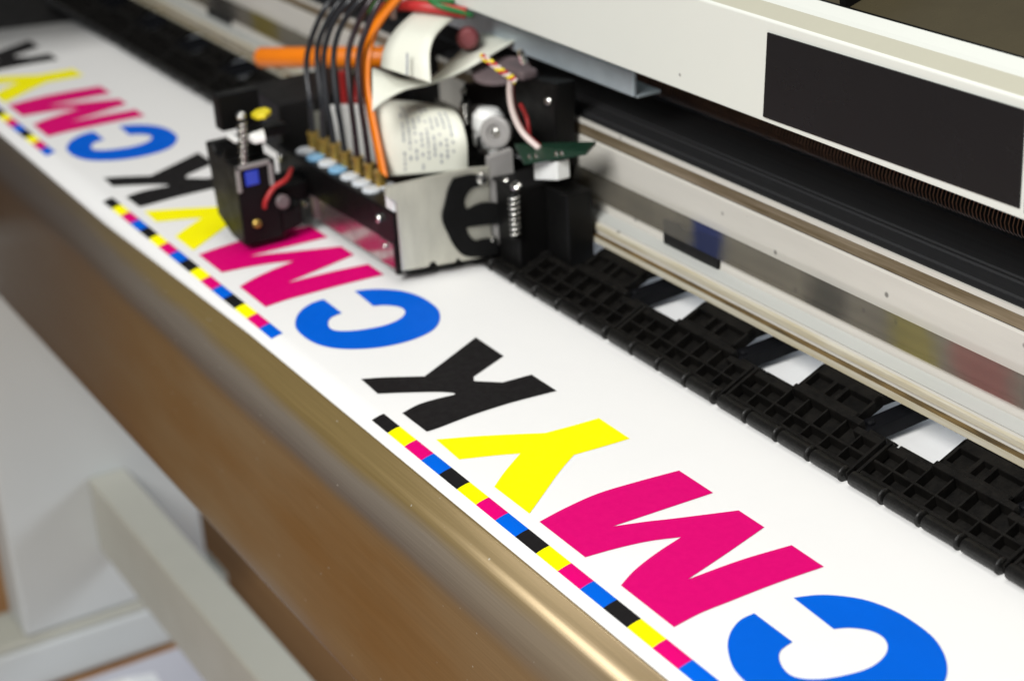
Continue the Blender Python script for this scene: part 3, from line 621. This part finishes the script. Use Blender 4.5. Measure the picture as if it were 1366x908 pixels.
part(MB().lathe((-.0900, .118, .0865), (0, -.3, 1), [(0, .0016), (.004, .0016), (.006, .001)], 10), 'terminal_pin', 'steel')
pc = part(MB().prism([(-.0911, .1120, .0520), (-.0740, .1060, .0500), (-.0455, .1180, .0590), (-.0540, .128, .0590)], (0, 0, .0012)), 'circuit_board', 'pcb')
part(MB().prism([(-.0785, .113, .0408), (-.0600, .113, .0455), (-.0600, .113, .0535), (-.0785, .113, .0500)], (0, .006, 0)), 'board_connector', 'white_plastic', pc, bevel=.0005)
for x, y, z in ((-.0735, .1085, .0522), (-.0700, .1095, .0530), (-.0600, .113, .0560), (-.0575, .114, .0566)):
    part(MB().lathe((x, y, z), (0, 0, 1), [(0, .0006), (.0014, .0006), (.0018, .0003)], 8), 'solder_pin', 'steel', pc)
tw = cat(D['twist'], 10)
for m, ph in (('red', 0), ('yellow', 2.1), ('wire_white', 4.2)):
    pts = []
    for i, p in enumerate(tw):
        a = ph + i * .55
        pts.append(p + Vector((.0008 * math.cos(a), .0008 * math.sin(a) * .5, .0008 * math.sin(a))))
    part(MB().tube(pts, .00062, 8), 'twisted_wire', m, smooth=True, label={'red': 'red wire of the twisted lead', 'yellow': 'yellow wire of the twisted lead', 'wire_white': 'white wire of the twisted lead'}[m])
wire('lead_wire', D['pair'], .0013, 'wire_white', label='pale wire down to the circuit board')
wire('lead_wire', offs(D['pair'], (-.0016, .0016, -.0006)), .0012, 'red', label='red wire down to the circuit board')
part(MB().box((-.1120, .0610, .0312), (-.1046, .0720, .0372)), 'end_block', 'white_plastic', bevel=.0006)
screw(car, (-.1300, .1205, .0400), (.5, -.8, .3), .0017, name='post_screw')
screw(car, (-.0905, .1255, .0480), (.4, -.9, .2), .0015, name='post_screw')
screw(car, (-.0850, .1255, .0700), (.4, -.9, .2), .0016, name='post_screw')
part(MB().box((-.1130, .1180, .0255), (-.0985, .1255, .0330)).box((-.1080, .1165, .0330), (-.1020, .1250, .0520)), 'lever_block', 'black', bevel=.0008)
part(MB().prism([(-.1500, .1225, .0470), (-.1390, .1225, .0500), (-.1390, .1225, .0560), (-.1500, .1225, .0530)], (0, .003, 0)), 'slotted_bracket', 'grey_plastic', bevel=.0006)
wire('loom_wire', [(-.118, .110, .045), (-.112, .108, .052), (-.102, .112, .048), (-.094, .118, .044)], .0009, 'tube_grey', label='thin dark wire behind the side plate')
wire('loom_wire', [(-.100, .121, .066), (-.092, .119, .062), (-.089, .118, .054)], .0009, 'red', label='thin red wire at the motor')
# zinc bracket under the cover and orange handle
part(MB().prism([(-.215, .1365, .0790), (-.0393, .1365, .0800), (-.0388, .1365, .0905), (-.215, .1365, .0905)], (0, .0020, 0)).box((-.215, .1385, .0790), (-.0393, .150, .0805)), 'cover_bracket', 'zinc', bevel=.0006)
oa, ob = Vector((-.3180, .095, .0446)), Vector((-.262, .122, .0515))
ax = (ob - oa)
part(MB().lathe(oa, ax, [(0, .0022), (.0008, .0044), (.0022, .0052), (ax.length * 1.75, .0052)], 18), 'orange_handle', 'orange', smooth=True)

part(MB().box((-.226, .124, .034), (-.206, .150, .064)), 'handle_mount', 'black_dull', bevel=.001)

# ------------------------------------------------------------------ stand, floor, floor things
stand = thing('printer_stand', (-.495, .02, -.388), 'grey metal printer stand with long cross beam and splayed foot below the bronze apron', 'stand')
MB().box((-.494, .0178, -.3035), (X1, .0424, -.25)).build('cross_beam', M['stand'], stand, bevel=.002)
MB().box((-.53, -.0385, -.3495), (-.4945, .088, -.08)).build('side_panel', M['stand_panel'], stand, bevel=.003)
MB().prism([(-.4925, -.20, -.3855), (-.4925, .10, -.3885), (-.4925, .10, -.3575), (-.4925, -.20, -.3535)], (-.045, 0, 0)).build('stand_foot', M['stand_panel'], stand, bevel=.003)
MB().prism([(-.4935, -.20, -.3534), (-.4935, .10, -.3574), (-.4935, .10, -.3500), (-.4935, -.20, -.3500)], (-.043, 0, 0)).build('foot_cap', M['stand'], stand, bevel=.003)
floor = mesh('floor', [(-4, -3, -.3895), (3, -3, -.3895), (3, 4, -.3895), (-4, 4, -.3895)], [(0, 1, 2, 3)], M['wood']); floor['kind'] = 'structure'
sh = MB().box((-.4855, -.30, -.3890), (-.30, .060, -.3875)).build('plastic_sheet', M['sheet'], None, bevel=.0005)
sh['label'] = 'pale lilac grey plastic sheet on the floor beside the stand foot'; sh['category'] = 'sheet'
cr = MB().prism([(-.474, -.006, -.3874), (-.440, -.012, -.3874), (-.435, .036, -.3874), (-.466, .030, -.3874)], (0, 0, .0004))
scr = MB().add([(-.474, -.006, -.3873), (-.440, -.016, -.3873), (-.436, .030, -.3873), (-.466, .032, -.3873), (-.456, .010, -.3780), (-.458, .011, -.3779)],
               [(0, 1, 4), (1, 2, 4), (2, 3, 5, 4), (3, 0, 4, 5), (3, 2, 1, 0)]).build('paper_scrap', M['paper'], None)
scr['label'] = 'small folded white paper scrap on the pale sheet by the stand foot'; scr['category'] = 'paper scrap'

# ------------------------------------------------------------------ light
w = bpy.data.worlds.new('World'); SC.world = w; w.use_nodes = True
bg = w.node_tree.nodes['Background']; bg.inputs[0].default_value = (.80, .86, .95, 1); bg.inputs[1].default_value = .10
def area(name, loc, target, size, power, col, sy=None):
    l = bpy.data.lights.new(name, 'AREA'); l.energy = power; l.color = col; l.shape = 'RECTANGLE'; l.size = size; l.size_y = sy or size
    o = bpy.data.objects.new(name, l); COL.objects.link(o); o.location = loc
    o.rotation_euler = (Vector(target) - Vector(loc)).to_track_quat('-Z', 'Y').to_euler()
    return o
area('window_light', (.45, -.78, .90), (.08, .03, 0), .55, 21, (1, .99, .965))
area('ceiling_lamp', (.1, .15, 1.9), (0, .05, 0), .8, 10, (1, .97, .92))
area('rear_light', (.05, .95, .28), (.05, .14, 0), .5, 7, (.80, .88, 1), .3)

# ------------------------------------------------------------------ camera
cam = bpy.data.cameras.new('camera'); co = bpy.data.objects.new('camera', cam); COL.objects.link(co); SC.camera = co
Rm = CAMR
co.matrix_world = Matrix(((Rm[0][0], -Rm[1][0], -Rm[2][0], CAMC[0]), (Rm[0][1], -Rm[1][1], -Rm[2][1], CAMC[1]), (Rm[0][2], -Rm[1][2], -Rm[2][2], CAMC[2]), (0, 0, 0, 1)))
cam.sensor_width = 36; cam.lens = CAMF / 1366 * 36; cam.clip_start = .01; cam.clip_end = 100
cam.dof.use_dof = True; cam.dof.focus_distance = .583; cam.dof.aperture_fstop = 10.6
SC.view_settings.view_transform = 'Standard'; SC.view_settings.look = 'None'; SC.view_settings.exposure = 0; SC.view_settings.gamma = 1
